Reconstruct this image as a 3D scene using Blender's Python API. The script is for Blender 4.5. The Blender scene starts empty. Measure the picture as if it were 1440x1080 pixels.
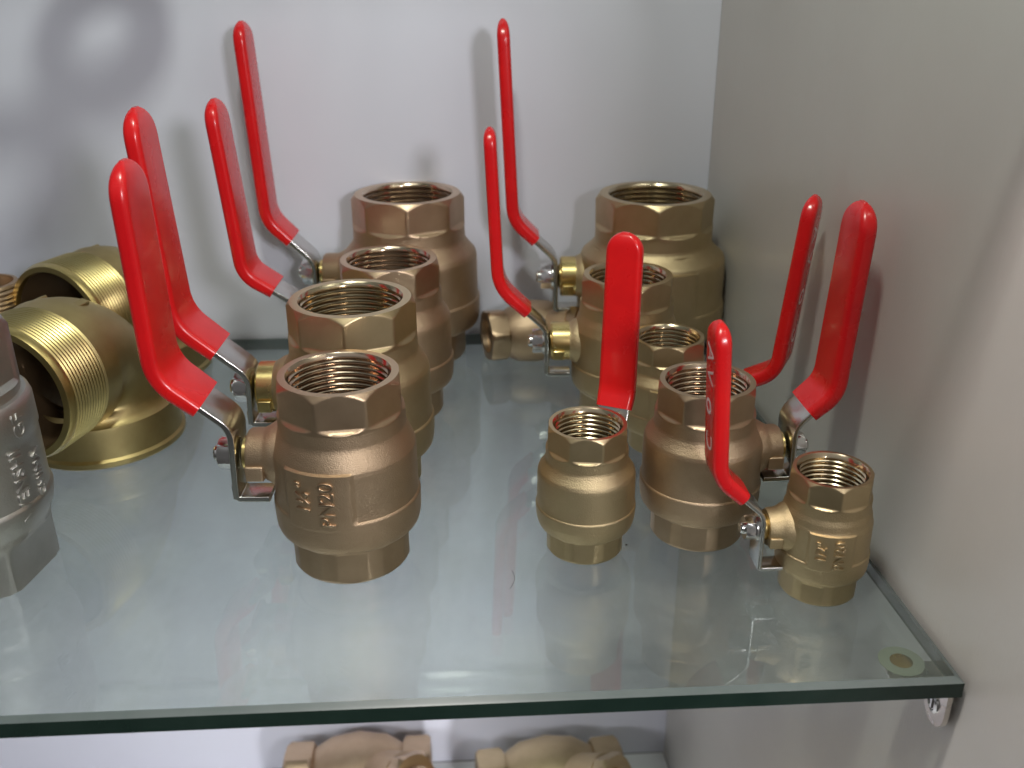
import bpy, bmesh, math, random
from mathutils import Vector, Matrix
random.seed(7)
S = bpy.context.scene
col = S.collection
MM = 0.001
PI = math.pi

# ------------------------------------------------------------------ materials
def mat(name):
    m = bpy.data.materials.new(name); m.use_nodes = True
    nt = m.node_tree; nt.nodes.clear()
    out = nt.nodes.new('ShaderNodeOutputMaterial')
    return m, nt, out

def N(nt, t, **kw):
    n = nt.nodes.new(t)
    for k, v in kw.items():
        if k.startswith('i_'):
            n.inputs[k[2:].replace('_', ' ')].default_value = v
        else:
            setattr(n, k, v)
    return n

def principled(name, base, metallic=0., rough=.4, bump=None, var=None, coat=0., spec=.5, rvar=None, stretch=None, aniso=0.):
    """bump = (scale, strength, distance in m); var = (scale, second colour); rvar = roughness spread"""
    m, nt, out = mat(name)
    b = N(nt, 'ShaderNodeBsdfPrincipled')
    nt.links.new(b.outputs[0], out.inputs[0])
    b.inputs['Base Color'].default_value = (*base, 1)
    b.inputs['Metallic'].default_value = metallic
    b.inputs['Roughness'].default_value = rough
    b.inputs['Coat Weight'].default_value = coat
    b.inputs['Coat Roughness'].default_value = .08
    b.inputs['Specular IOR Level'].default_value = spec
    b.inputs['Anisotropic'].default_value = aniso
    tc = N(nt, 'ShaderNodeTexCoord')
    mp = N(nt, 'ShaderNodeMapping')
    if stretch: mp.inputs['Scale'].default_value = stretch
    nt.links.new(tc.outputs['Object'], mp.inputs[0])
    if var:
        n = N(nt, 'ShaderNodeTexNoise', i_Scale=var[0], i_Detail=6., i_Roughness=.6)
        r = N(nt, 'ShaderNodeValToRGB')
        r.color_ramp.elements[0].position = .35; r.color_ramp.elements[1].position = .7
        r.color_ramp.elements[0].color = (*base, 1); r.color_ramp.elements[1].color = (*var[1], 1)
        nt.links.new(tc.outputs['Object'], n.inputs['Vector'])
        nt.links.new(n.outputs['Fac'], r.inputs[0]); nt.links.new(r.outputs[0], b.inputs['Base Color'])
    if rvar:
        n2 = N(nt, 'ShaderNodeTexNoise', i_Scale=rvar[0], i_Detail=4.)
        r2 = N(nt, 'ShaderNodeMapRange', i_To_Min=rough - rvar[1], i_To_Max=rough + rvar[1])
        nt.links.new(mp.outputs[0], n2.inputs['Vector'])
        nt.links.new(n2.outputs['Fac'], r2.inputs[0]); nt.links.new(r2.outputs[0], b.inputs['Roughness'])
    if bump:
        n3 = N(nt, 'ShaderNodeTexNoise', i_Scale=bump[0], i_Detail=3., i_Roughness=.6)
        bp = N(nt, 'ShaderNodeBump', i_Strength=bump[1], i_Distance=bump[2])
        nt.links.new(mp.outputs[0], n3.inputs['Vector'])
        nt.links.new(n3.outputs['Fac'], bp.inputs['Height'])
        nt.links.new(bp.outputs[0], b.inputs['Normal'])
    return m

M = {}
def bronze(key, c1, c2):
    M[key] = principled(key + '_cast', c1, 1., .45, bump=(2000, .8, .00028), var=(42, c2), rvar=(45, .08))
    M[key + '_flat'] = principled(key + '_sanded', c1, 1., .41, bump=(1800, .30, .00012), var=(48, c2), rvar=(60, .09))
    M[key + '_bore'] = principled(key + '_machined', tuple(min(1, c * .95 + .16) for c in c1), 1., .17, var=(80, tuple(min(1, c * .95 + .10) for c in c2)))
    M[key + '_rim'] = principled(key + '_rim_face', tuple(min(1, c * 1.12) for c in c1), 1., .30, bump=(900, .12, .0001))
bronze('pink_bronze', (.545, .40, .27), (.46, .33, .215))
bronze('tan_bronze', (.53, .385, .23), (.45, .32, .19))
bronze('gold_bronze', (.55, .43, .26), (.46, .355, .205))
M['yellow_brass'] = principled('yellow_brass', (.74, .58, .25), 1., .26, var=(70, (.62, .46, .20)), rvar=(60, .06))
M['dull_brass'] = principled('dull_brass', (.52, .42, .20), 1., .44, bump=(500, .25, .0003), var=(35, (.42, .32, .14)), rvar=(50, .07))
M['thread_brass'] = principled('thread_brass', (.58, .47, .21), 1., .30, var=(60, (.58, .44, .18)))
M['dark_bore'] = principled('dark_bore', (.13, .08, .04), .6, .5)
M['red'] = principled('red_vinyl', (.72, .009, .010), 0., .27, bump=(160, .10, .0006), var=(25, (.55, .005, .009)), coat=.15, rvar=(40, .05))
M['print'] = principled('faded_white_print', (.78, .60, .61), 0., .4)
M['chrome'] = principled('zinc_plate', (.70, .69, .68), 1., .17, rvar=(150, .07), bump=(300, .08, .0002))
M['steel_edge'] = principled('steel_handle', (.60, .59, .57), 1., .22, rvar=(180, .07), bump=(500, .12, .0002))
M['black_steel'] = principled('blackened_steel', (.10, .10, .10), 1., .35)
M['stainless'] = principled('cast_stainless', (.50, .485, .46), 1., .42, bump=(1200, .4, .0003), var=(60, (.43, .415, .39)), rvar=(90, .06))
M['back'] = principled('white_laminate', (.655, .66, .745), 0., .45, bump=(350, .05, .0002), var=(6, (.63, .635, .72)), spec=.3)
M['side'] = principled('satin_grey_panel', (.565, .545, .515), .10, .34, bump=(900, .45, .0002), var=(9, (.53, .51, .48)),
                       rvar=(9, .07), stretch=(1, 1.0, .10))
M['floor'] = principled('white_board', (.78, .78, .79), 0., .5, var=(8, (.72, .72, .73)))
M['bracket'] = principled('nickel_bracket', (.66, .61, .56), 1., .28, rvar=(100, .08))
M['pad'] = principled('pad_rim', (.36, .37, .29), 0., .2)
M['lint'] = principled('dark_fibre', (.05, .045, .04), 0., .7)

def glass(name, tint, refl=1.0):
    m, nt, out = mat(name)
    tr = N(nt, 'ShaderNodeBsdfTransparent'); tr.inputs[0].default_value = (*tint, 1)
    gl = N(nt, 'ShaderNodeBsdfGlossy'); gl.inputs['Roughness'].default_value = .015
    gl.inputs[0].default_value = (.92, .97, .95, 1)
    lw = N(nt, 'ShaderNodeLayerWeight', i_Blend=.5)
    p = N(nt, 'ShaderNodeMath', operation='POWER'); p.inputs[1].default_value = 5
    ma = N(nt, 'ShaderNodeMath', operation='MULTIPLY_ADD'); ma.inputs[1].default_value = .96 * refl; ma.inputs[2].default_value = .055 * refl
    df = N(nt, 'ShaderNodeBsdfDiffuse'); df.inputs[0].default_value = (.50, .56, .53, 1)
    # faint handling film and dust lying on the pane
    tc = N(nt, 'ShaderNodeTexCoord'); no = N(nt, 'ShaderNodeTexNoise', i_Scale=14., i_Detail=7., i_Roughness=.65)
    mr = N(nt, 'ShaderNodeMapRange', i_From_Min=.32, i_From_Max=.85, i_To_Min=.008, i_To_Max=.16)
    nt.links.new(tc.outputs['Object'], no.inputs['Vector'])
    mp = N(nt, 'ShaderNodeMapping'); mp.inputs['Scale'].default_value = (34, 7, 1); mp.inputs['Rotation'].default_value = (0, 0, .12)
    n2 = N(nt, 'ShaderNodeTexNoise', i_Scale=1., i_Detail=5., i_Roughness=.55)
    ad = N(nt, 'ShaderNodeMath', operation='MULTIPLY'); a2 = N(nt, 'ShaderNodeMath', operation='MULTIPLY'); a2.inputs[1].default_value = 2.
    nt.links.new(tc.outputs['Object'], mp.inputs[0]); nt.links.new(mp.outputs[0], n2.inputs['Vector'])
    nt.links.new(no.outputs['Fac'], ad.inputs[0]); nt.links.new(n2.outputs['Fac'], ad.inputs[1]); nt.links.new(ad.outputs[0], a2.inputs[0])
    nt.links.new(a2.outputs[0], mr.inputs[0])
    m0 = N(nt, 'ShaderNodeMixShader'); m1 = N(nt, 'ShaderNodeMixShader')
    nt.links.new(lw.outputs['Facing'], p.inputs[0]); nt.links.new(p.outputs[0], ma.inputs[0])
    nt.links.new(mr.outputs[0], m0.inputs[0]); nt.links.new(tr.outputs[0], m0.inputs[1]); nt.links.new(df.outputs[0], m0.inputs[2])
    nt.links.new(ma.outputs[0], m1.inputs[0]); nt.links.new(m0.outputs[0], m1.inputs[1]); nt.links.new(gl.outputs[0], m1.inputs[2])
    nt.links.new(m1.outputs[0], out.inputs[0])
    return m
M['glass'] = glass('float_glass', (.745, .785, .765))
M['glass_edge'] = principled('cut_glass_edge', (.010, .024, .018), 0., .12, var=(30, (.018, .036, .028)), rvar=(60, .05))
M['glass_bevel'] = principled('ground_glass_bevel', (.09, .11, .108), 0., .24, var=(40, (.07, .09, .087)))
M['clear_pad'] = glass('clear_plastic', (.93, .93, .84))

# ------------------------------------------------------------------ object helpers
def empty(name, loc, label, cat, group=None, rz=0.):
    o = bpy.data.objects.new(name, None); col.objects.link(o)
    o.empty_display_size = .01
    o.location = Vector(loc) * MM; o.rotation_euler.z = rz
    o['label'] = label; o['category'] = cat
    if group: o['group'] = group
    return o

def link(name, bm, mats, parent=None, sharp=32, smooth=True):
    me = bpy.data.meshes.new(name)
    bmesh.ops.scale(bm, vec=(MM, MM, MM), verts=bm.verts)
    bmesh.ops.recalc_face_normals(bm, faces=bm.faces)
    bm.to_mesh(me); bm.free()
    for m in (mats if isinstance(mats, (list, tuple)) else [mats]): me.materials.append(m)
    if smooth:
        me.polygons.foreach_set('use_smooth', [True] * len(me.polygons))
        me.set_sharp_from_angle(angle=math.radians(sharp))
    o = bpy.data.objects.new(name, me); col.objects.link(o)
    if parent: o.parent = parent
    return o

def grid(bm, rows, mi=None, closed_u=True, closed_v=False):
    """rows: list of lists of points (all the same length)"""
    vr = [[bm.verts.new(p) for p in r] for r in rows]
    n = len(vr[0]); R = len(vr)
    for j in range(R if closed_v else R - 1):
        a, b = vr[j], vr[(j + 1) % R]
        for i in range(n if closed_u else n - 1):
            f = bm.faces.new((a[i], a[(i + 1) % n], b[(i + 1) % n], b[i]))
            if mi: f.material_index = mi[j]
    return vr

def frame(d, up=(0, 0, 1)):
    d = Vector(d).normalized(); u = Vector(up)
    if abs(d.dot(u)) > .98: u = Vector((1, 0, 0))
    x = u.cross(d).normalized(); y = d.cross(x)
    return x, y, d

def lathe(bm, prof, o=(0, 0, 0), d=(0, 0, 1), n=48, mi=None, closed=True):
    """prof: (r, t) list along d from o; closed joins last to first, r=0 ends are pinched"""
    x, y, d = frame(d); o = Vector(o)
    rows = [[o + d * t + (x * math.cos(2 * PI * i / n) + y * math.sin(2 * PI * i / n)) * max(r, .001) for i in range(n)] for r, t in prof]
    m = None
    if mi is not None: m = mi if isinstance(mi, list) else [mi] * (len(rows) + 1)
    v = grid(bm, rows, m, True, closed)
    if not closed:
        for r_, k in ((v[0], 0), (v[-1], -1)):
            f = bm.faces.new(r_)
            if m: f.material_index = m[k]
    return v

def prism(bm, o, d, R, h, n=6, rot=0., cham=.12, mi=None, hole=0):
    """n-sided nut with chamfered corners"""
    x, y, d = frame(d); o = Vector(o); seg = n * 10
    ap = R * math.cos(PI / n)
    def ring(r, t):
        out = []
        for i in range(seg):
            a = 2 * PI * i / seg
            aa = ((a - rot + PI / n) % (2 * PI / n)) - PI / n
            rr = min(r, ap / math.cos(aa))
            out.append(o + d * t + (x * math.cos(a) + y * math.sin(a)) * rr)
        return out
    c = R * cham
    prof = [(R * (1 - cham), 0), (R, c * .7), (R, h - c * .7), (R * (1 - cham), h)]
    rows = [ring(r, t) for r, t in prof]
    m = [mi] * 6 if mi is not None else None
    if hole:
        rows += [[o + d * t + (x * math.cos(2 * PI * i / seg) + y * math.sin(2 * PI * i / seg)) * hole for i in range(seg)] for t in (h, 0)]
        grid(bm, rows, m, True, True)
    else:
        v = grid(bm, rows, m)
        for r_ in (v[0], v[-1]):
            f = bm.faces.new(r_)
            if mi is not None: f.material_index = mi

def box(bm, c, ax, ay, az, bev=0., mi=None):
    c = Vector(c); ax, ay, az = Vector(ax), Vector(ay), Vector(az)
    t = bmesh.new()
    vs = [t.verts.new(c + ax * sx + ay * sy + az * sz) for sx in (-1, 1) for sy in (-1, 1) for sz in (-1, 1)]
    for q in ((0, 1, 3, 2), (4, 6, 7, 5), (0, 4, 5, 1), (2, 3, 7, 6), (0, 2, 6, 4), (1, 5, 7, 3)):
        t.faces.new([vs[i] for i in q])
    bmesh.ops.recalc_face_normals(t, faces=t.faces)
    if bev: bmesh.ops.bevel(t, geom=t.edges[:] + t.verts[:], offset=bev, segments=3, affect='EDGES', profile=.6)
    if mi is not None:
        for f in t.faces: f.material_index = mi
    me = bpy.data.meshes.new('tmp'); t.to_mesh(me); t.free(); bm.from_mesh(me); bpy.data.meshes.remove(me)

def interp(tab, z):
    for (z0, r0), (z1, r1) in zip(tab, tab[1:]):
        if z0 <= z <= z1: return r0 + (r1 - r0) * (z - z0) / max(z1 - z0, 1e-9)
    return tab[-1][1] if z > tab[-1][0] else tab[0][1]

def sstep(a, b, x):
    t = min(1, max(0, (x - a) / (b - a))); return t * t * (3 - 2 * t)

def path_round(pts, rad, n=7):
    out = [Vector(pts[0])]
    for i in range(1, len(pts) - 1):
        a, b, c = Vector(pts[i - 1]), Vector(pts[i]), Vector(pts[i + 1])
        r = min(rad, (a - b).length * .45, (c - b).length * .45)
        p0 = b + (a - b).normalized() * r; p1 = b + (c - b).normalized() * r
        for k in range(n + 1):
            t = k / n; out.append(p0 * (1 - t) ** 2 + b * 2 * t * (1 - t) + p1 * t * t)
    out.append(Vector(pts[-1])); return out

def strip(bm, pts, width, thick, rnd, n=6, uz=None):
    """sweep a rounded rectangle along pts given in (u, z); width(s) and thick(s) of s = length walked / total; uz maps (u, v, z) to 3-D"""
    L = [0]
    for a, b in zip(pts, pts[1:]): L.append(L[-1] + (b - a).length)
    rows = []
    for i, p in enumerate(pts):
        t = (pts[min(i + 1, len(pts) - 1)] - pts[max(i - 1, 0)]).normalized()
        nn = Vector((t.y, -t.x))
        s = L[i]; w = width(s, L[-1]) / 2; h = thick(s, L[-1]) / 2
        r = min(rnd, w * .95, h * .95)
        ring = []
        for cx, cy, a0 in ((w - r, h - r, 0), (-w + r, h - r, 90), (-w + r, -h + r, 180), (w - r, -h + r, 270)):
            for k in range(n + 1):
                a = math.radians(a0 + 90 * k / n)
                v = cx + r * math.cos(a); q = cy + r * math.sin(a)
                ring.append(uz(p.x + nn.x * q, v, p.y + nn.y * q))
        rows.append(ring)
    v = grid(bm, rows)
    bm.faces.new(v[0]); bm.faces.new(v[-1])

def text_mesh(body, size, extrude, bevel=0.):
    cu = bpy.data.curves.new('txt', 'FONT'); cu.body = body; cu.size = size
    cu.extrude = extrude; cu.bevel_depth = bevel; cu.bevel_resolution = 1
    cu.align_x = 'CENTER'; cu.align_y = 'CENTER'; cu.space_character = 1.05; cu.resolution_u = 5
    o = bpy.data.objects.new('txt', cu); col.objects.link(o)
    bpy.context.view_layer.update()
    me = bpy.data.meshes.new_from_object(o.evaluated_get(bpy.context.evaluated_depsgraph_get()))
    bpy.data.objects.remove(o); bpy.data.curves.remove(cu)
    b = bmesh.new(); b.from_mesh(me); bpy.data.meshes.remove(me)
    return b

def wrap_text(lines, name, parent, material, R, z0, az, rot=90, tilt=0.):
    """raised letters wrapped on a cylinder; lines = [(string, size, offset across, offset along)]"""
    bm = bmesh.new()
    for s, size, oa, ob in lines:
        t = text_mesh(s, size, .42, .16)
        for v in t.verts:
            a = math.radians(rot)
            x = v.co.x + ob; y = v.co.y
            px = x * math.cos(a) - y * math.sin(a) + oa
            pz = x * math.sin(a) + y * math.cos(a)
            Rr = R(z0 + pz) if callable(R) else R
            th = az + px / Rr
            rr = Rr + v.co.z + .12
            v.co = Vector((rr * math.cos(th), rr * math.sin(th), z0 + pz))
        me = bpy.data.meshes.new('t'); t.to_mesh(me); t.free(); bm.from_mesh(me); bpy.data.meshes.remove(me)
    return link(name, bm, material, parent, smooth=False)

# ------------------------------------------------------------------ the ball valve
def valve_body(bm, h, Rc, rb, nfac, rot, pad_az, bore, pitch, stem_az, stem_z, boss_r, boss_u, lug, recess=True, taper=0):
    n = nfac * 24
    ap = Rc * math.cos(PI / nfac) * 1.0
    tp = .035 * taper
    prof = [(0, .92), (.012, .945), (.018, .955), (.178, .96), (.188, .968), (.193, rb - .11 - tp * .4), (.203, rb - .070 - tp * .9), (.222, rb - .028 - tp * 1.0), (.246, rb - .008 - tp * .8), (.285, rb + .002 - tp * .3),
            (.362, rb + .006), (.374, rb + .002), (.382, rb - .028), (.61, rb - .030), (.632, rb - .036), (.655, rb - .062),
            (.695, 1.045 + (rb - 1.15) * .25), (.722, 1.010), (.738, .995), (.79, .99), (.94, .998), (.965, 1.0), (1.0, .925)]
    def R(th, zf):
        r = interp(prof, zf) * Rc
        aa = ((th - rot + PI / nfac) % (2 * PI / nfac)) - PI / nfac
        # flats of the upper end stop on small sloping ledges
        if zf > .5:
            lift = sstep(.835, .795, zf) * .12 if zf < .835 else 0
        else:
            lift = sstep(.165, .198, zf) * .14
        a = (ap * (1 + lift)) / math.cos(aa)
        if zf > .70 or zf < .205: r = min(r, a)
        if recess and .28 < zf < .70:
            d = abs((th - pad_az + PI) % (2 * PI) - PI)
            k = sstep(math.radians(30), math.radians(26), d)
            # pad stands proud where the letters are
            full = rb * Rc
            if .34 < zf < .635: r = r + (full + .3 - r) * k
        return r
    zs = set()
    for a, b, st in ((0, .02, .006), (.02, .16, .035), (.16, .30, .006), (.28, .38, .006), (.38, .59, .03), (.59, .84, .0055), (.84, .93, .03), (.93, 1.0, .006)):
        k = a
        while k < b - 1e-6: zs.add(round(k, 4)); k += st
    zs.add(1.0); zs = sorted(zs)
    rows = []; mi = []
    for z in zs:
        rows.append([Vector((R(2 * PI * i / n, z) * math.cos(2 * PI * i / n), R(2 * PI * i / n, z) * math.sin(2 * PI * i / n), z * h)) for i in range(n)])
        mi.append(1 if (z > .80 or z < .19) else 0)
    def circ(r, z): return [Vector((r * math.cos(2 * PI * i / n), r * math.sin(2 * PI * i / n), z)) for i in range(n)]
    mi[-1] = 2                                    # outer rim to rim face
    rows.append(circ(Rc * .875, h + .05)); mi.append(2)
    rows.append(circ(bore + 1.35, h)); mi.append(3)
    z = h - 1.3
    depth = .30 * h
    rows.append(circ(bore + .1, z)); mi.append(3)
    tz = z
    while tz > h - depth:
        rows.append(circ(bore + .05, tz - pitch * .12)); mi.append(3)
        rows.append(circ(bore + pitch * .5, tz - pitch * .50)); mi.append(3)
        rows.append(circ(bore + .05, tz - pitch * .88)); mi.append(3)
        tz -= pitch
    rows.append(circ(bore + .5, tz - .3)); mi.append(3)
    rows.append(circ(bore + .5, tz - 3)); mi.append(3)
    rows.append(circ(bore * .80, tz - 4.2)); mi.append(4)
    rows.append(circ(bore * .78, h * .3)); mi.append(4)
    rows.append(circ(bore * .9, 2)); mi.append(1)
    rows.append(circ(bore * .95, 0)); mi.append(1)
    grid(bm, rows, mi, True, True)
    # stem housing, cast in one with the body
    d = Vector((math.cos(stem_az), math.sin(stem_az), 0)); v = Vector((-d.y, d.x, 0))
    u0 = rb * Rc * .72
    u1 = boss_u
    bp = [(boss_r * 1.28, u0), (boss_r * 1.25, rb * Rc * .93), (boss_r * 1.10, rb * Rc + .4), (boss_r * 1.01, rb * Rc + 2.2), (boss_r, u1 - 1.2), (boss_r * .93, u1), (boss_r * .6, u1 + .02)]
    lathe(bm, bp, (0, 0, stem_z), d, 48, 0, False)

def make_valve(loc, h, Rc, rb, rot, mk, stem_deg, stem_z, plate_u, hp, sleeve_w, sleeve_t, red_f, label, texts=None, pad_deg=-90,
               logo=False, plate_w=None, boss_mat=None, recess=True, thread_n=None, boss_k=1., taper=0.):
    az = math.radians(stem_deg)
    root = empty('ball_valve', loc, label, 'ball valve', 'brass ball valves with red lever handles on the glass shelf')
    d = Vector((math.cos(az), math.sin(az), 0)); v = Vector((-d.y, d.x, 0))
    k = h / 81.
    k = (k + 1) / 2 if k > 1 else k ** .8
    UZ = lambda u, w, z: d * u + v * w + Vector((0, 0, z))
    boss_r = 10.2 * k * boss_k
    gl = 4.2 * k                      # length of the packing gland between boss and plate
    bm = bmesh.new()
    bore = Rc * .755
    valve_body(bm, h, Rc, rb, 8, rot, math.radians(pad_deg), bore, 2.5 * (Rc / 25) ** .5, az, stem_z, boss_r, plate_u - gl, True, recess, taper)
    if boss_mat is None:
        # little stop lug cast on the housing, on the side facing away from the handle's end stop
        side = -1 if v.y > 0 else 1
        box(bm, UZ(plate_u - gl - 3.4 * k, side * (boss_r * .80), stem_z - boss_r * .38), d * 3.6 * k, v * 3.0 * k, Vector((0, 0, 3.2 * k)), .8 * k, 0)
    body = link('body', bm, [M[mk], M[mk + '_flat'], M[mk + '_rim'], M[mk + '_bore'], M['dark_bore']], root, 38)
    if texts:
        wrap_text(texts, 'raised_lettering', body, M[mk + '_rim'], rb * Rc + .3, h * .492, math.radians(pad_deg), 90)
    if boss_mat:
        b2 = bmesh.new()
        lathe(b2, [(boss_r * .9, plate_u - gl - 9 * k), (boss_r * 1.03, plate_u - gl - 8.6 * k), (boss_r * 1.03, plate_u - gl + 1.0), (boss_r * .96, plate_u - gl + 1.8), (boss_r * .5, plate_u - gl + 1.82)], (0, 0, stem_z), d, 48, None, False)
        side = -1 if v.y > 0 else 1
        box(b2, UZ(plate_u - gl - 2.2 * k, side * (boss_r * .92), stem_z - boss_r * .42), d * 3.0 * k, v * 2.6 * k, Vector((0, 0, 2.6 * k)), .7 * k)
        link('stem_collar', b2, M[boss_mat], root)
    g = bmesh.new()
    lathe(g, [(boss_r * .62, plate_u - gl - .5), (boss_r * .66, plate_u - gl), (boss_r * .66, plate_u - 2.2 * k), (boss_r * .5, plate_u - 1.4)], (0, 0, stem_z), d, 40, None, False)
    link('packing_gland', g, M['yellow_brass'], root)
    # lever: bent steel strip, then red sleeve
    (ub, zb), (u1, z1), (u2, z2), (u3, z3) = hp
    pw = plate_w or min(sleeve_w * .86, 19)
    th = 2.5 * k
    r1 = Vector((u1, z1)).lerp(Vector((u2, z2)), red_f)
    r2 = Vector((u2, z2)).lerp(Vector((u3, z3)), .45)
    pts = path_round([(ub, zb), (u1, z1), (u2, z2), tuple(r2)], 5 * k, 6)
    hb = bmesh.new()
    def pwid(s, L): return pw * (.86 + .14 * sstep(0, 14 * k, s))
    strip(hb, pts, pwid, lambda s, L: th, .5, 3, UZ)
    # end-stop tab turned in under the stem housing
    tw = pw * .62
    tab = path_round([(ub - 13 * k, zb - .3 * k), (ub - .1, zb - .3 * k), (ub + .15, zb + 6 * k)], 2.2 * k, 5)
    side = -1 if v.y > 0 else 1
    strip(hb, tab, lambda s, L: tw, lambda s, L: th * .98, .5, 3, lambda u, w, z: UZ(u, w + side * (pw * .86 - tw) / 2 * .98, z))
    link('lever', hb, M['steel_edge'], root, 40)
    sb = bmesh.new()
    # sleeve path: from part-way up the slope to the tip
    end = Vector((u3, z3)); dirn = (end - Vector((u2, z2))).normalized()
    sp = path_round([tuple(r1), (u2, z2), (u3, z3)], 11 * k, 10)
    # refine straight run near the tip
    base = sp[-2]; sp = sp[:-1]
    for t in (.15, .3, .45, .6, .7): sp.append(base.lerp(end, t))
    Lr = sleeve_w * .55
    n_t = 12
    a = sp[-1]; tot = (end - a).length
    st = max(.0, 1 - Lr / tot)
    for q in range(n_t + 1): sp.append(a.lerp(end, st + (1 - st) * math.sin(q / n_t * PI / 2)))
    Ltip = Lr
    def wid(s, L):
        dd = L - s
        w = sleeve_w * (1 - .05 * sstep(0, L, s))
        if dd < Ltip: w *= max(.05, 1 - (1 - dd / Ltip) ** 2.3) ** .5
        if s < 1.2: w *= .97 + .03 * s / 1.2
        return w
    def thk(s, L):
        dd = L - s
        t = sleeve_t
        if dd < Ltip * .8: t *= max(.06, 1 - (1 - dd / (Ltip * .8)) ** 2.8) ** .5
        if s < 1.2: t *= .93 + .07 * s / 1.2
        return t
    strip(sb, sp, wid, thk, sleeve_t * .36, 6, UZ)
    sleeve = link('grip_sleeve', sb, M['red'], root, 60)
    if logo:
        lb = bmesh.new()
        L0 = (Vector((u2, z2)) - end).length
        for s, f, sc in (('C', .22, 1.), ('o', .45, 1.25), ('V', .66, 1.), ('A', .80, 1.)):
            t = text_mesh(s, sleeve_w * .72 * sc, .03, .0)
            p0 = Vector((u2, z2)).lerp(end, f)
            nn = Vector((dirn.y, -dirn.x)); off = sleeve_t / 2 + .04
            for vv in t.verts:
                x, y = vv.co.x, vv.co.y
                # letters run up the grip
                q = p0 + dirn * x * .9 + nn * (off + vv.co.z)
                vv.co = UZ(q.x, y, q.y) if (v.cross(d)).z * 0 == 0 else vv.co
            me = bpy.data.meshes.new('t'); t.to_mesh(me); t.free(); lb.from_mesh(me); bpy.data.meshes.remove(me)
        link('printed_mark', lb, M['print'], sleeve, smooth=False)
    # nut and stud
    nb = bmesh.new()
    lathe(nb, [(boss_r * .72, plate_u + th / 2 - .1), (boss_r * .72, plate_u + th / 2 + 1.0 * k)], (0, 0, stem_z), d, 32, None, False)
    prism(nb, UZ(plate_u + th / 2 + .9 * k, 0, stem_z), d, boss_r * .66, 5.6 * k, 6, .3, .10)
    lathe(nb, [(boss_r * .33, plate_u + 4 * k), (boss_r * .33, plate_u + th / 2 + 8.0 * k), (boss_r * .26, plate_u + th / 2 + 8.8 * k)], (0, 0, stem_z), d, 24, None, False)
    link('stem_nut', nb, M['chrome'], root, 30)
    return root

D = math.radians
# left column, front to back
make_valve((-66.3, 339.8, 0), 81.2, 24.9, 1.165, D(9), 'pink_bronze', 180, 46.5, 41.5, [(43, 30), (41.5, 61), (67, 82.5), (68.5, 162)], 26, 6.6, .42,
           'nearest bronze valve of the left column, marked 1¼" PN20',
           texts=[('1¼"', 7.8, -5.0, 1.5), ('PN20', 8.2, 4.6, -.5)], pad_deg=-104)
make_valve((-70.5, 402.5, 0), 89.6, 28.6, 1.20, D(25), 'gold_bronze', 180, 47.5, 46.5, [(48, 32), (46.5, 55.5), (76, 80.5), (81, 171)], 25, 6.8, .45,
           'golden bronze valve second from the front in the left column', boss_mat='yellow_brass', boss_k=1.05)
make_valve((-63, 480, 0), 84.4, 26.6, 1.19, D(13), 'pink_bronze', 180, 47, 44.5, [(46, 34), (44.5, 60), (73, 78.5), (79.5, 164)], 24, 6.8, .50,
           'brown bronze valve third from the front in the left column')
make_valve((-60.5, 562, 0), 99.5, 33.2, 1.23, D(27), 'pink_bronze', 180, 51.5, 56.5, [(57, 32), (56.5, 60), (82, 85), (86, 194)], 23, 7, .50,
           'tall bronze valve at the back of the left column with the highest lever there')
# right group
make_valve((83, 553, 0), 100.5, 34.2, 1.27, D(18.5), 'gold_bronze', 180, 51, 57, [(57, 32.5), (57, 63), (82, 87), (87, 195)], 23, 7, .48,
           'largest golden bronze valve, at the back of the right group by the corner', boss_mat='yellow_brass')
make_valve((59.7, 476, 0), 76.6, 24.4, 1.14, D(34), 'gold_bronze', 180, 40, 41.5, [(41.5, 23.5), (41.5, 48), (66.5, 71.5), (70, 150.5)], 17, 6.2, .40,
           'mid sized golden bronze valve directly behind the tall flat upright red grip', boss_mat='yellow_brass')
make_valve((75.7, 437, 0), 57.8, 18.4, 1.20, D(37), 'gold_bronze', -27, 29, 29, [(29, 18), (29, 37), (54, 50.5), (60.5, 132)], 19, 6.5, .35,
           'small bronze valve mostly hidden behind another, its right-hand red lever printed with white marks', logo=True)
make_valve((78.8, 356.8, 0), 69.6, 20.6, 1.215, D(32), 'pink_bronze', 4, 38.5, 35.5, [(36.5, 27), (35.5, 51), (50.5, 65), (54, 141)], 22, 7, .38,
           'dark brown valve in the right group with a broad unprinted red lever', recess=False, taper=.4)
make_valve((30.0, 344.6, 0), 56.6, 16.8, 1.215, D(40), 'gold_bronze', 66, 30, 29, [(29.5, 19), (29, 40), (37.5, 55.5), (40, 124)], 16, 6, .55,
           'small bronze valve with its red lever standing upright behind it, nearest the shelf centre', recess=False, taper=1.)
make_valve((119.0, 315.2, 0), 51.4, 15.6, 1.12, D(20), 'gold_bronze', 183, 27.3, 26, [(25.5, 11.8), (26, 35.5), (44, 52), (47.5, 111)], 15.5, 6, .45,
           'smallest bronze valve at the front right of the shelf, marked 1/2" PN20',
           texts=[('1/2"', 5.2, -3.6, .5), ('PN20', 5.2, 3.0, -.5)], pad_deg=-98, logo=True, boss_k=1.05)

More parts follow.
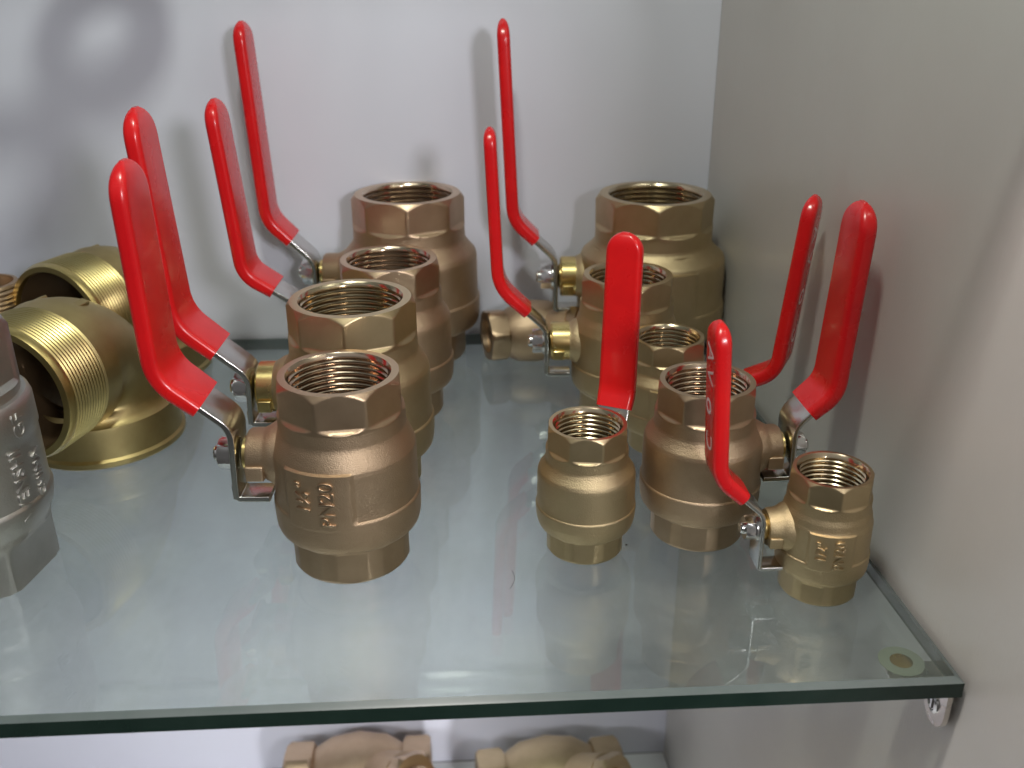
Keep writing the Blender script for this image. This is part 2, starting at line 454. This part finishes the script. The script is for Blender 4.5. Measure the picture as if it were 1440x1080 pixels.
# ------------------------------------------------------------------ threaded elbows
def elbow(loc, rz, label, sc=1.):
    root = empty('pipe_elbow', loc, label, 'pipe elbow', 'brass threaded pipe elbows at the left', rz)
    bm = bmesh.new()
    # path: up the leg, round the bend, out along +x ; ring radii along it
    R = 33 * sc; zc = 48 * sc
    pts = []
    def ring(o, d, r, n=64, side=Vector((0, 1, 0))):
        d = d.normalized(); x = side; y = d.cross(x)
        return [o + (x * math.cos(2 * PI * i / n) + y * math.sin(2 * PI * i / n)) * r for i in range(n)]
    rows = []; mi = []
    def add(o, d, r, m): rows.append(ring(Vector(o), Vector(d), r)); mi.append(m)
    U = Vector((0, 0, 1)); X = Vector((1, 0, 0))
    add((0, 0, 0), U, 30 * sc, 0); add((0, 0, 0), U, 37.5 * sc, 0); add((0, 0, 1.2), U, 38.8 * sc, 0)
    add((0, 0, 3.5 * sc), U, 38.8 * sc, 0); add((0, 0, 4.6 * sc), U, 37.4 * sc, 0)
    add((0, 0, 18 * sc), U, 36.6 * sc, 0); add((0, 0, 20 * sc), U, 36.2 * sc, 0); add((0, 0, 21.5 * sc), U, 33.8 * sc, 0); add((0, 0, 23 * sc), U, R, 0)
    br = 24 * sc
    for k in range(0, 15):
        a = PI / 2 * k / 14
        c = Vector((br, 0, zc - br + 1 * sc))
        o = c + Vector((-math.cos(a) * br, 0, math.sin(a) * br)); d = Vector((math.sin(a), 0, math.cos(a)))
        add(o, d, R * (1 - .075 * math.sin(a * 2) - .04 * (1 - a / 1.571)), 0)
    z = zc + 1 * sc
    add((29 * sc, 0, z), X, R * .985, 0); add((33 * sc, 0, z), X, R * .985, 0); add((34.2 * sc, 0, z), X, R * .96, 0)
    t = 35.0
    while t < 55:
        add((t * sc, 0, z), X, R * .988, 1); add(((t + .75) * sc, 0, z), X, R * 1.003, 1); add(((t + 1.1) * sc, 0, z), X, R * 1.003, 1); add(((t + 1.75) * sc, 0, z), X, R * .988, 1)
        t += 1.9
    add((57.5 * sc, 0, z), X, R * .985, 2); add((59.5 * sc, 0, z), X, R * .955, 2); add((59.8 * sc, 0, z), X, R * .87, 2)
    add((57 * sc, 0, z), X, R * .85, 3)
    add((20 * sc, 0, z), X, R * .76, 3)
    for k in range(12, -1, -1):
        a = PI / 2 * k / 14
        c = Vector((br, 0, zc - br + 1 * sc))
        o = c + Vector((-math.cos(a) * br, 0, math.sin(a) * br)); d = Vector((math.sin(a), 0, math.cos(a)))
        add(o, d, R * .74, 3)
    add((0, 0, 8), U, 27 * sc, 3)
    grid(bm, rows, mi, True, True)
    # cast wrench lands on the flanks and crown
    for s in (-1, 1):
        box(bm, (20 * sc, s * R * .34, z + R * .872), Vector((9, 0, 0)) * sc, Vector((0, 2.0, -.7 * s)) * sc, Vector((0, .4 * s, 1.2)) * sc, .9, 0)
    link('body', bm, [M['dull_brass'], M['thread_brass'], M['thread_brass'], M['dark_bore']], root, 34)
    return root
elbow((-209, 447, 0), D(256), 'front brass elbow whose wide threaded mouth opens towards the viewer beside the red levers')
elbow((-220, 539, 0), D(248), 'rear brass elbow partly hidden behind the front one, close to the back wall', .98)

# threaded nipple at the far left edge
def nipple(loc, label):
    root = empty('pipe_nipple', loc, label, 'pipe fitting')
    bm = bmesh.new()
    prof = [(13, 0), (17, 0), (17.5, 1)]
    z = 2
    prof += [(17.5, 30)]
    z = 31.
    while z < 63: prof += [(16.6, z), (17.6, z + 1.0), (17.6, z + 1.3), (16.6, z + 2.3)]; z += 2.5
    prof += [(16.8, z + 1), (16.0, z + 2.4), (14.2, z + 2.6), (13.6, z), (13, 40)]
    lathe(bm, prof, n=64, closed=True)
    link('body', bm, M['pink_bronze_flat'], root, 34)
    prb = bmesh.new(); prism(prb, (0, 0, 22), (0, 0, 1), 23, 12, 6, .2, .08, hole=16)
    link('hexagon', prb, M['pink_bronze_flat'], root, 30)
nipple((-284, 500, 0), 'upright brown threaded brass nipple at the far left edge behind the elbows')

# stainless valve cut by the left edge of the picture
def stainless(loc, rz):
    root = empty('stainless_valve', loc, 'grey stainless steel valve with raised lettering at the left edge, cut off by the frame', 'steel valve', None, rz)
    bm = bmesh.new()
    n = 144
    def row(r, z, ap=None, nf=6, rot=0):
        out = []
        for i in range(n):
            a = 2 * PI * i / n; rr = r
            if ap:
                aa = ((a - rot + PI / nf) % (2 * PI / nf)) - PI / nf
                rr = min(r, ap / math.cos(aa))
            out.append(Vector((rr * math.cos(a), rr * math.sin(a), z)))
        return out
    ap = 26.1
    rows = [row(20, 0), row(28.8, 0, ap), row(30.1, 1.2, ap), row(30.1, 17, ap), row(30.1, 19, ap * 1.03), row(30.4, 21, ap * 1.12), row(30.2, 22.5, ap * 1.22), row(31, 24.5), row(32.4, 27), row(33.2, 30), row(33.6, 33.5),
            row(33.4, 34.5), row(32.7, 35.5), row(32.7, 58), row(32.7, 60), row(33.2, 61), row(33.0, 72), row(32.2, 74.5), row(31.2, 75.4), row(29.6, 75.6),
            row(29.8, 79, ap * 1.12), row(30.1, 80.5, ap), row(30.1, 101.5, ap), row(28.4, 104, ap * .99), row(24, 104), row(22.6, 102.5), row(22.6, 80), row(18, 79), row(18, 6)]
    grid(bm, rows, None, True, True)
    b = link('body', bm, M['stainless'], root, 32)
    wrap_text([('CHINA', 6.2, 8.5, -3), ('WENSHI', 7.6, -2.0, -3), ('GF', 8.4, 3, 20)], 'raised_lettering', b, M['stainless'], 32.8, 47, D(-7) , 90)
    return root
stainless((-216.5, 329.5, 0), D(-7.5))

# ------------------------------------------------------------------ Y strainers
def strainer(loc, mk, label, sc=1., rz=0., leg_roll=0., tilt=(0, 0)):
    root = empty('y_strainer', loc, label, 'y strainer', 'brass y strainers', rz)
    root.rotation_euler = (D(tilt[0]), D(tilt[1]), rz)
    ax = Vector((1, 0, 0)); c = Vector((0, 0, 20 * sc))
    bm = bmesh.new()
    prof = [(14, -38), (14, -24)]
    lathe(bm, [(13.5 * sc, -33 * sc), (14.5 * sc, -30 * sc), (17.5 * sc, -22 * sc), (22 * sc, -14 * sc), (24 * sc, 0), (22 * sc, 14 * sc), (17.5 * sc, 22 * sc), (14.5 * sc, 30 * sc), (13.5 * sc, 33 * sc), (10 * sc, 33 * sc), (10 * sc, -33 * sc)], c, ax, 56, None, True)
    ld = Vector((.72, -math.cos(leg_roll) * .70, -math.sin(leg_roll) * .70)).normalized()
    lathe(bm, [(14 * sc, 0), (15.5 * sc, 8 * sc), (15.2 * sc, 34 * sc), (13 * sc, 35 * sc)], c, ld, 48, None, False)
    link('body', bm, M[mk], root, 36)
    for s in (-1, 1):
        hb = bmesh.new(); prism(hb, c + ax * (s * 32 * sc - (9 * sc if s > 0 else 5 * sc)), ax, 21 * sc, 14 * sc, 6, .26, .10, hole=13 * sc)
        link('hexagon_end', hb, M[mk + '_flat'], root, 30)
    cb = bmesh.new(); prism(cb, c + ld * 34 * sc, ld, 16.5 * sc, 8 * sc, 6, .1, .12); lathe(cb, [(9 * sc, 41 * sc), (9 * sc, 45 * sc), (8 * sc, 46 * sc)], c, ld, 30, None, False)
    link('screw_cap', cb, M[mk + '_rim'], root, 30)
    return root
strainer((13, 558, -1.5), 'pink_bronze', 'bronze y strainer lying at the back of the glass shelf between the two valve groups', .80, D(17), D(-20))
FL, TOP = -370, 760
strainer((-116, 545, FL), 'pink_bronze', 'pinkish y strainer standing in the lower compartment, left one below the glass edge', 1.45, D(4), D(-38))
strainer((27, 540, FL), 'gold_bronze', 'yellow brass y strainer standing in the lower compartment, right one below the glass edge', 1.45, D(8), D(-38))

# ------------------------------------------------------------------ setting: cabinet and shelves
def tagk(o, kind='structure'): o['kind'] = kind; return o
def quad_prism(name, pts, z0, z1, m, kind='structure'):
    bm = bmesh.new()
    lo = [bm.verts.new((x, y, z0)) for x, y in pts]; hi = [bm.verts.new((x, y, z1)) for x, y in pts]
    bm.faces.new(lo); bm.faces.new(hi)
    for i in range(len(pts)): bm.faces.new((lo[i], lo[(i + 1) % len(pts)], hi[(i + 1) % len(pts)], hi[i]))
    o = link(name, bm, m, None, smooth=False)
    return tagk(o)
def wall_obj(name, pts, z0, z1, m, label, cat):
    o = quad_prism(name, pts, z0, z1, m); del o['kind']; o['label'] = label; o['category'] = cat; return o
def back_y(x): return 594.5 + .052 * x
def side_x(y): return 155.2 - .096 * (y - 261)
wall_obj('back_wall', [(-620, back_y(-620)), (side_x(601), back_y(side_x(601))), (side_x(613), back_y(side_x(601)) + 12), (-620, back_y(-620) + 12)], FL, TOP, M['back'],
         'pale lavender white back panel of the display cabinet behind all the fittings', 'wall')
cy = back_y(side_x(601)) - .3
wall_obj('side_wall', [(side_x(cy), cy), (side_x(70), 70), (side_x(70) + 14, 70), (side_x(cy) + 14, cy)], FL, TOP, M['side'],
         'satin warm grey side panel of the display cabinet on the right', 'wall')
quad_prism('floor', [(-620, 40), (side_x(40) - 1, 40), (side_x(cy) - 1, cy - 1), (-620, back_y(-620) - 1)], FL - 10, FL, M['floor'])

def glass_shelf(z, front, name, label, t=7.6, gap=1.6, xl=-560, group='glass shelves of the cabinet'):
    """front = y of the front edge at x=0 with slope; ground bevels along front and right edges"""
    fy = lambda x: front + .052 * x
    c0 = [(xl, fy(xl)), (side_x(261) - gap, fy(side_x(261) - gap)), (side_x(588) - gap, back_y(120) - 2.5), (xl, back_y(xl) - 2.5)]
    # keep the glass clear of the side panel all the way
    c0[1] = (side_x(c0[1][1]) - gap, c0[1][1]); c0[2] = (side_x(c0[2][1]) - gap, c0[2][1])
    bv = 2.6
    def inset(k):
        (x0, y0), (x1, y1), (x2, y2), (x3, y3) = c0
        return [(x0, y0 + k), (x1 - k * .95, y1 + k), (x2 - k * .95, y2), (x3, y3)]
    bm = bmesh.new()
    levels = [(0, inset(bv)), (-1.1, c0), (-t + .5, c0), (-t, inset(.6))]
    vs = [[bm.verts.new((x, y, z + dz)) for x, y in ps] for dz, ps in levels]
    f = bm.faces.new(vs[0]); f.material_index = 0
    f = bm.faces.new(vs[-1]); f.material_index = 0
    for L in range(3):
        for i in range(4):
            f = bm.faces.new((vs[L][i], vs[L][(i + 1) % 4], vs[L + 1][(i + 1) % 4], vs[L + 1][i]))
            f.material_index = (2 if L == 0 else 1)
    o = link(name, bm, [M['glass'], M['glass_edge'], M['glass_bevel']], None, smooth=False)
    o['label'] = label; o['category'] = 'glass shelf'; o['group'] = group
    return o
glass_shelf(0, 251.5, 'glass_shelf', 'greenish clear glass shelf that carries the valves, its dark cut edge crossing the photo')
UP = 284
glass_shelf(UP, 251.5, 'glass_shelf', 'upper glass shelf that carries the two round flanges')
def flange(x, y, r, label):
    b = bmesh.new()
    lathe(b, [(r * .46, 0), (r, 0), (r, 5), (r * .97, 6), (r * .60, 6.4), (r * .58, 9), (r * .56, 10), (r * .46, 10)], (0, 0, 0), (0, 0, 1), 64)
    o = link('ring_flange', b, M['dull_brass']); o.location = Vector((x, y, UP + .1)) * MM
    o['label'] = label; o['category'] = 'flange'; o['group'] = 'ring flanges on the upper shelf'
flange(-188, 488, 29.5, 'round brass flange on the upper shelf, the one nearer the back wall')
flange(-213, 434, 29.5, 'round brass flange on the upper shelf, the one further forward and left')

# shelf support at the front right corner
bx, by = side_x(276), 277
sup = empty('shelf_bracket', (bx, by, -8), 'small nickel shelf bracket with round pad holding the glass at its right front corner', 'bracket')
b = bmesh.new()
# hanging tab against the side panel
zz = [(-1, 1.0), (-1, -.0)]
pts2 = []
for k in range(13):
    a = PI + PI * k / 12
    pts2.append((8.5 * math.cos(a), -11.5 + 8.5 * math.sin(a)))
outl = [(-8.5, .0)] + pts2 + [(8.5, .0)]
for xx in (-4.0, -1.4):
    pass
v0 = [b.verts.new((-2.9, y - 6, z + .0)) for y, z in outl]; v1 = [b.verts.new((-1.1, y - 6, z + .0)) for y, z in outl]
b.faces.new(v0); b.faces.new(v1)
for i in range(len(outl)): b.faces.new((v0[i], v0[(i + 1) % len(outl)], v1[(i + 1) % len(outl)], v1[i]))
box(b, (-11, -4, -.75), (9.5, 0, 0), (0, 6.5, 0), (0, 0, .7), .3)
link('bracket_plate', b, M['bracket'], sup, 35)
sb = bmesh.new()
lathe(sb, [(4.2, 0), (4.0, .6), (3.0, 1.0), (2.6, .5), (.8, .5)], (-2.9, -6, -11.5), (-1, 0, 0), 30, None, False)
box(sb, (-3.6, -6, -11.5), (.3, 0, 0), (0, .45, 0), (0, 0, 2.4), 0)
link('screw', sb, M['chrome'], sup)
pb = bmesh.new(); lathe(pb, [(7.6, -.05), (8.0, .12), (8.0, .30), (7.4, .38)], (-13.5, 2, 0), (0, 0, 1), 48, None, False); link('clear_pad', pb, M['pad'], sup)
p2 = bmesh.new(); lathe(p2, [(4.0, .39), (3.4, .46), (.9, .48)], (-13.5, 2, 0), (0, 0, 1), 28, None, False); link('screw', p2, M['yellow_brass'], sup)

# specks and a hair on the glass
def speck(x, y, r, label):
    b = bmesh.new(); bmesh.ops.create_icosphere(b, subdivisions=2, radius=r)
    for v in b.verts: v.co *= random.uniform(.75, 1.2); v.co.z = max(v.co.z * .6 + r * .5, .02)
    bmesh.ops.translate(b, vec=(x, y, 0), verts=b.verts)
    o = link('dust_speck', b, M['lint'], None); o['label'] = label; o['category'] = 'speck'; return o
speck(47.5, 343, .55, 'tiny dark speck lying on the glass between the small valve and the dark brown valve')
hb = bmesh.new()
pv = [Vector((-1.2 + 1.8 * math.sin(k / 9 * 2.6), 313 + k * 1.3, .16)) for k in range(10)]
rows = []
for i, p in enumerate(pv):
    d = (pv[min(i + 1, 9)] - pv[max(i - 1, 0)]).normalized(); x = Vector((0, 0, 1)).cross(d)
    rows.append([p + (x * math.cos(a) + Vector((0, 0, 1)) * math.sin(a)) * .10 for a in (0, PI / 2, PI, PI * 1.5)])
v = grid(hb, rows); hb.faces.new(v[0]); hb.faces.new(v[-1])
o = link('stray_hair', hb, M['lint'], None); o['label'] = 'short curved hair lying on the bare glass in front of the valves'; o['category'] = 'hair'

# ------------------------------------------------------------------ light
def area(name, loc, target, size, power, color, shape='DISK', sy=None):
    l = bpy.data.lights.new(name, 'AREA'); l.energy = power; l.color = color; l.shape = shape; l.size = size * MM
    if sy: l.size_y = sy * MM
    o = bpy.data.objects.new(name, l); col.objects.link(o); o.location = Vector(loc) * MM
    o.rotation_euler = (Vector(target) * MM - o.location).to_track_quat('-Z', 'Y').to_euler()
    return o
area('spot_lamp', (-40, 170, 640), (0, 430, 20), 58, 3.9, (1, .955, .89))
area('front_right_lamp', (308, -400, 385), (-80, 560, 60), 120, 3.5, (.97, .97, 1))
area('ceiling_lamp', (-250, 60, 900), (0, 450, 0), 300, .9, (1, .97, .92))
l2 = area('front_right_lamp', (300, -400, -190), (-60, 590, -300), 90, .17, (.97, .98, 1)); l2.data.spread = D(34)  # added unseen lamp, spread narrowed so only the lower compartment is lit
low = area('lower_fill_lamp', (-210, 150, -40), (-190, 400, -330), 200, .38, (.97, .98, 1), 'RECTANGLE', 12)  # unseen fill added under the shelf to brighten the lower left
low.data.spread = D(105)

W = bpy.data.worlds.new('World'); S.world = W; W.use_nodes = True
nt = W.node_tree; bg = nt.nodes['Background']
tc = N(nt, 'ShaderNodeTexCoord'); sx = N(nt, 'ShaderNodeSeparateXYZ'); rp = N(nt, 'ShaderNodeValToRGB')
mr = N(nt, 'ShaderNodeMapRange', i_From_Min=-1., i_From_Max=1.)
nt.links.new(tc.outputs['Generated'], sx.inputs[0]); nt.links.new(sx.outputs['Z'], mr.inputs[0]); nt.links.new(mr.outputs[0], rp.inputs[0])
e = rp.color_ramp.elements; e[0].position = .35; e[0].color = (.13, .125, .12, 1); e[1].position = .82; e[1].color = (.75, .74, .74, 1)
m_ = rp.color_ramp.elements.new(.55); m_.color = (.19, .185, .18, 1)
nt.links.new(rp.outputs[0], bg.inputs[0]); bg.inputs[1].default_value = .42

# ------------------------------------------------------------------ camera
cd = bpy.data.cameras.new('camera'); cam = bpy.data.objects.new('camera', cd); col.objects.link(cam); S.camera = cam
F, TH, RO = 1362., D(24), D(.3)
cd.sensor_width = 36; cd.lens = F / 1440 * 36; cd.clip_start = .01; cd.clip_end = 20
fw = Vector((0, math.cos(TH), -math.sin(TH))); right = Vector((1, 0, 0)); dn = Vector((0, -math.sin(TH), -math.cos(TH)))
ix = math.cos(RO) * right + math.sin(RO) * dn; iy = -math.sin(RO) * right + math.cos(RO) * dn
m3 = Matrix((ix, -iy, -fw)).transposed()
cam.matrix_world = Matrix.Translation((0, 0, .227)) @ m3.to_4x4()
cd.dof.use_dof = True; cd.dof.focus_distance = .395; cd.dof.aperture_fstop = 12

S.view_settings.view_transform = 'Standard'; S.view_settings.look = 'None'; S.view_settings.exposure = 0; S.view_settings.gamma = 1
S.view_settings.use_curve_mapping = False
S.cycles.max_bounces = 10; S.cycles.transparent_max_bounces = 16; S.cycles.use_denoising = True
